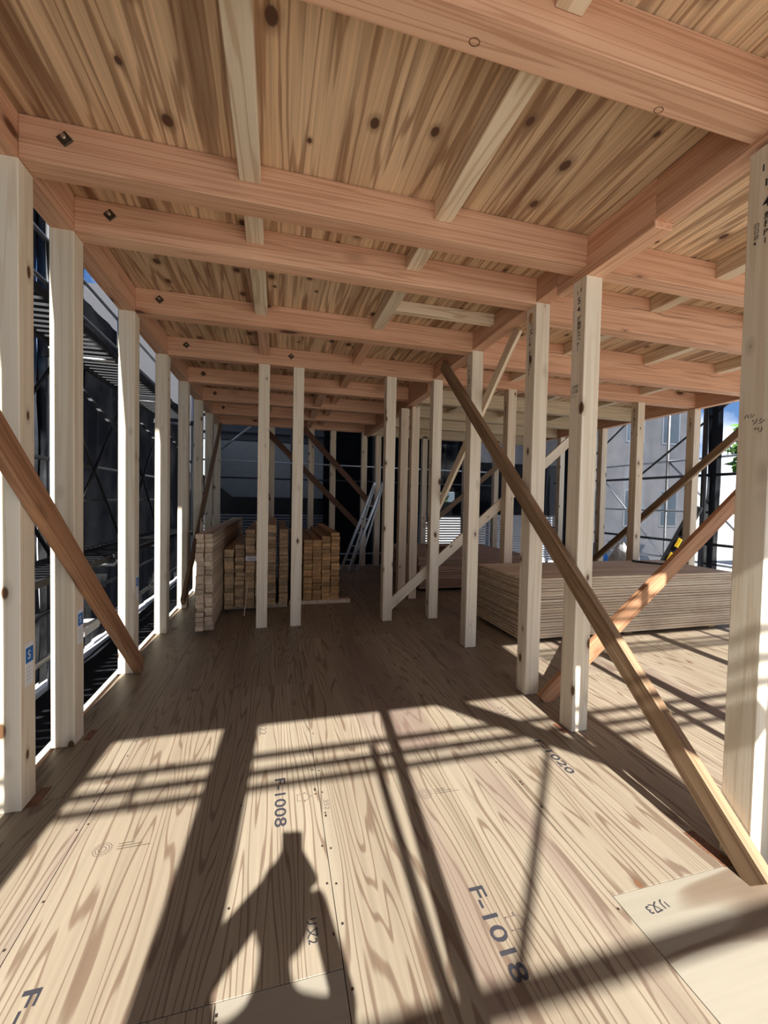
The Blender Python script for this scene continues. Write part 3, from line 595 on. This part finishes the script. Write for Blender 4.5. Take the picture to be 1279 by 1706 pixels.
for k in range(3):
    b0, b1 = Vector((5.85, 5.30, -.05)), Vector((6.05, 4.75, 1.30)); a = b0.lerp(b1, .42 + k * .17); d = (b1 - b0).normalized() * .07
    member('stripe', a - d + Vector((-.030, -.04, -.015)), a + d + Vector((-.030, -.04, -.015)), .06, .012, 'yellow', hb, ref=(1, 0, 0))
def lump(name, c, sx, sy, sz, mat, label, seed, cat):
    bm = bmesh.new(); bmesh.ops.create_icosphere(bm, subdivisions=4, radius=1)
    for v in bm.verts:
        d = 1 + .28 * noise.noise(v.co * 2 + Vector((seed, 0, 0))) + .16 * noise.noise(v.co * 6 + Vector((0, seed, 0))); v.co = Vector((v.co.x * sx * d, v.co.y * sy * d, max(-.5, v.co.z * d) * sz))
    return tag(link(name, from_bm(bm, name), mat, Matrix.Translation(c)), label, cat)
lump('tarp_bundle', (5.80, 6.55, .18), .2, .32, .36, 'bluetarp', 'crumpled blue tarp outside the right wall beyond the plywood', 3, 'tarp')
lump('white_sack', (5.80, 5.78, .2), .18, .26, .42, 'whitebag', 'white crumpled sacks outside the right wall', 9, 'sack')
lump('tarp_bundle', (5.72, 4.62, .10), .16, .18, .26, 'bluetarp', 'small blue tarp at the foot of the striped board', 14, 'tarp')
for y in (5.78, 6.75): tag(box('scaffold_plank', 5.45, 6.12, y - .42, y + .42, -.12, -.06, 'steel', None, .003), 'steel planks carrying the %s outside the right wall' % ('white sacks' if y < 6 else 'blue tarp'), 'plank')
# houses and trees in the distance
def house(x, y, sx, sy, h, mat, label, nx, nz, face):
    e = empty('house', (x, y, -.6)); tag(e, label, 'building', 'houses in the neighbourhood')
    box('wall', x, x + sx, y, y + sy, -.6, h, mat, e, 0)
    for a in range(nx):
        for b in range(nz):
            if face == 'x':
                yy = y + (a + .25) * sy / nx; wy = sy / nx * .5; zz = .6 + b * 2.7
                f = box('window', x - .03, x, yy, yy + wy, zz, zz + 1.2, 'alu', e, 0); box('pane', x - .035, x - .03, yy + .05, yy + wy - .05, zz + .05, zz + 1.15, 'glass', f, 0)
            else:
                xx = x + (a + .25) * sx / nx; wx = sx / nx * .5; zz = .6 + b * 2.7
                f = box('window', xx, xx + wx, y - .03, y, zz, zz + 1.2, 'alu', e, 0); box('pane', xx + .05, xx + wx - .05, y - .035, y - .03, zz + .05, zz + 1.15, 'glass', f, 0)
    box('roof', x - .3, x + sx + .3, y - .3, y + sy + .3, h, h + .25, 'grey_wall', e, .02)
house(8.9, 10.8, 4.3, 7, 5.2, 'brick', 'grey house seen through the mesh beyond the right wall', 3, 2, 'y')
house(14.5, 1.0, 6, 6, 2.2, 'grey_wall', 'low grey house beyond the right scaffold', 3, 1, 'x')
house(5.5, 19, 8, 6, 5.2, 'stone', 'pale house far behind the far wall on the right', 4, 2, 'y')
def tree(x, y, h, r, label, seed):
    e = empty('tree', (x, y, -.6)); tag(e, label, 'tree', 'trees in the neighbourhood'); pipe('trunk', (x, y, -.6), (x, y, h * .6), .12, 'bark', e, 8)
    rng = random.Random(seed); vs, fs = [], []
    for k in range(900):
        d = Vector((rng.gauss(0, 1), rng.gauss(0, 1), rng.gauss(0, 1))).normalized() * r * (rng.random() ** .4); c = Vector((0, 0, h * .72)) + Vector((d.x, d.y, d.z * .9))
        a = Vector((rng.gauss(0, 1), rng.gauss(0, 1), rng.gauss(0, 1))).normalized(); b = a.orthogonal().normalized(); s = rng.uniform(.10, .2); n_ = len(vs)
        vs += [c - a * s, c + b * s * .5, c + a * s, c - b * s * .5]; fs.append((n_, n_ + 1, n_ + 2, n_ + 3))
    f = poly('foliage', vs, fs, 'leaf', e, Matrix.Translation((x, y, 0))); f['kind'] = 'stuff'
tree(10.6, 6.2, 3.6, 1.2, 'green tree beyond the right scaffold', 1); tree(9.4, 5.6, 1.2, .7, 'low green shrub beyond the right scaffold', 2); tree(4.9, 13.6, 1.9, .9, 'green shrub seen through the gap in the far wall', 3)

# ------------------------------------------------------------------ scaffold behind the viewpoint
sb = empty('scaffold', (1, -1.6, -.6)); tag(sb, 'steel scaffold rails behind the viewpoint, seen only by their shadows', 'scaffold')
YS = -1.6
for yf, r_ in ((2.11, .02), (1.985, .02), (1.88, .018), (.915, .026)):
    pipe('rail', (-2.2, YS, .8182 * (yf - YS)), (6.5, YS, .8182 * (yf - YS)), r_, 'steel', sb)
for yf in (3.10, 3.0, 2.92): pipe('rail', (1.9, YS, .8182 * (yf - YS)), (6.5, YS, .8182 * (yf - YS)), .018, 'steel', sb)
pipe('cross_brace', (1.36, YS - .03, 3.0), (.46, YS - .03, 2.06), .014, 'steel', sb)
pipe('baluster', (-.79, YS, 2.84), (-.79, YS, 3.04), .012, 'steel', sb)
for x in (-2.1, 2.25, 4.0, 5.8): pipe('pole', (x, YS - .05, -.6), (x, YS - .05, 4.8), .0243, 'steel', sb)

# ------------------------------------------------------------------ photographer (casts the shadow on the floor)
def skin_body(name, verts, edges, mat, parent, sub=2, root=0):
    me = bpy.data.meshes.new(name); me.from_pydata([v[:3] for v in verts], edges, []); me.update()
    o = link(name, me, mat, I4, parent); md = o.modifiers.new('skin', 'SKIN')
    for i, v in enumerate(verts):
        sv = me.skin_vertices[0].data[i]; sv.radius = (v[3], v[4] if len(v) > 4 else v[3]); sv.use_root = (i == root)
    md.use_smooth_shade = True; sb_ = o.modifiers.new('sub', 'SUBSURF'); sb_.levels = sub; sb_.render_levels = sub
    return o
PY, PX = -0.53, -0.085
pe = empty('person', (PX, PY, 0)); tag(pe, 'standing person in dark clothes holding up a phone, visible only as a floor shadow', 'person')
V = [(PX, PY, .88, .14, .10), (PX, PY, 1.05, .135, .09), (PX, PY + .01, 1.19, .15, .09), (PX, PY + .01, 1.28, .06, .055), (PX, PY + .02, 1.36, .045), (PX, PY + .03, 1.47, .055, .06), (PX, PY + .03, 1.53, .05, .06),
     (PX - .16, PY, 1.225, .052), (-.285, -.26, 1.135, .052), (-.06, -.115, 1.25, .036), (PX + .16, PY, 1.225, .052), (.115, -.26, 1.04, .034), (.05, -.125, 1.20, .032),
     (PX - .09, PY, .80, .085), (PX - .11, PY + .01, .46, .06), (PX - .12, PY, .08, .042), (PX - .13, PY + .14, .035, .035), (PX + .09, PY, .80, .085), (PX + .11, PY + .01, .46, .06), (PX + .12, PY, .08, .042), (PX + .13, PY + .14, .035, .035)]
E_ = [(0, 1), (1, 2), (2, 3), (3, 4), (4, 5), (5, 6), (2, 7), (7, 8), (8, 9), (2, 10), (10, 11), (11, 12), (0, 13), (13, 14), (14, 15), (15, 16), (0, 17), (17, 18), (18, 19), (19, 20)]
skin_body('body', V, E_, 'cloth', pe)
def hand(sx, base):
    V = [(*base, .03, .02)]; E2 = []
    p = Vector(base)
    palm = p + Vector((-sx * .022, .05, .035)); V.append((*palm, .032, .016)); E2.append((0, 1))
    for k in range(4):
        a = palm + Vector((-sx * .005, .012 + .004 * k, .025 - .016 * k)); b = a + Vector((-sx * .008, .022, .004)); c = b + Vector((-sx * .018, .006, 0)); n_ = len(V)
        V.extend([(*a, .009), (*b, .008), (*c, .007)]); E2.extend([(1, n_), (n_, n_ + 1), (n_ + 1, n_ + 2)])
    a = palm + Vector((-sx * .01, -.025, .0)); b = a + Vector((-sx * .02, .0, .03)); n_ = len(V)
    V.extend([(*a, .011), (*b, .009)]); E2.extend([(1, n_), (n_, n_ + 1)])
    o = skin_body('hand', V, E2, 'skin', pe, 1); return o
hand(-1, (-.06, -.115, 1.25)); hand(1, (.05, -.125, 1.20))
HX, HY, HZ = PX + .02, PY + .035, 1.48
bm = bmesh.new(); bmesh.ops.create_uvsphere(bm, u_segments=20, v_segments=14, radius=1)
for v in bm.verts:
    f = 1 + (.10 if v.co.z > 0 else -.06) * abs(v.co.z); v.co = Vector((v.co.x * .074 * f, v.co.y * .094, v.co.z * .110))
    if v.co.y > .06 and abs(v.co.x) < .02 and -.04 < v.co.z < .02: v.co.y += .018
hd = link('head', from_bm(bm, 'head'), 'skin', Matrix.Translation((HX, HY, HZ)), pe)
bm = bmesh.new(); bmesh.ops.create_uvsphere(bm, u_segments=20, v_segments=14, radius=1)
for v in bm.verts:
    c = v.co.copy(); low = -.01 if c.y > .1 else -.075
    v.co = Vector((c.x * .092, c.y * .108 - .012, max(c.z * .116, low)))
link('hair', from_bm(bm, 'hair'), 'hair', Matrix.Translation((HX, HY - .006, HZ + .012)), hd)
for q in (-1, 1):
    pipe('ear', (HX + q * .076, HY, HZ - .02), (HX + q * .076, HY + .012, HZ + .02), .012, 'skin', hd); pipe('eye', (HX + q * .03, HY + .082, HZ + .008), (HX + q * .03, HY + .092, HZ + .008), .009, 'white', hd)
box('mouth', HX - .022, HX + .022, HY + .074, HY + .082, HZ - .058, HZ - .05, 'brace_red', hd, .001)
# the phone, its lens at the picture's viewpoint
ph = link('phone', boxmesh(.078, .150, .009, 'black', .003), None, cam.matrix_world @ Matrix.Translation((-.012, -.058, .012)))
tag(ph, 'black phone held upright by the person behind the viewpoint', 'phone')
lens = link('lens_bump', boxmesh(.03, .03, .003, 'black', .001), None, cam.matrix_world @ Matrix.Translation((0, 0, .0055)), ph)
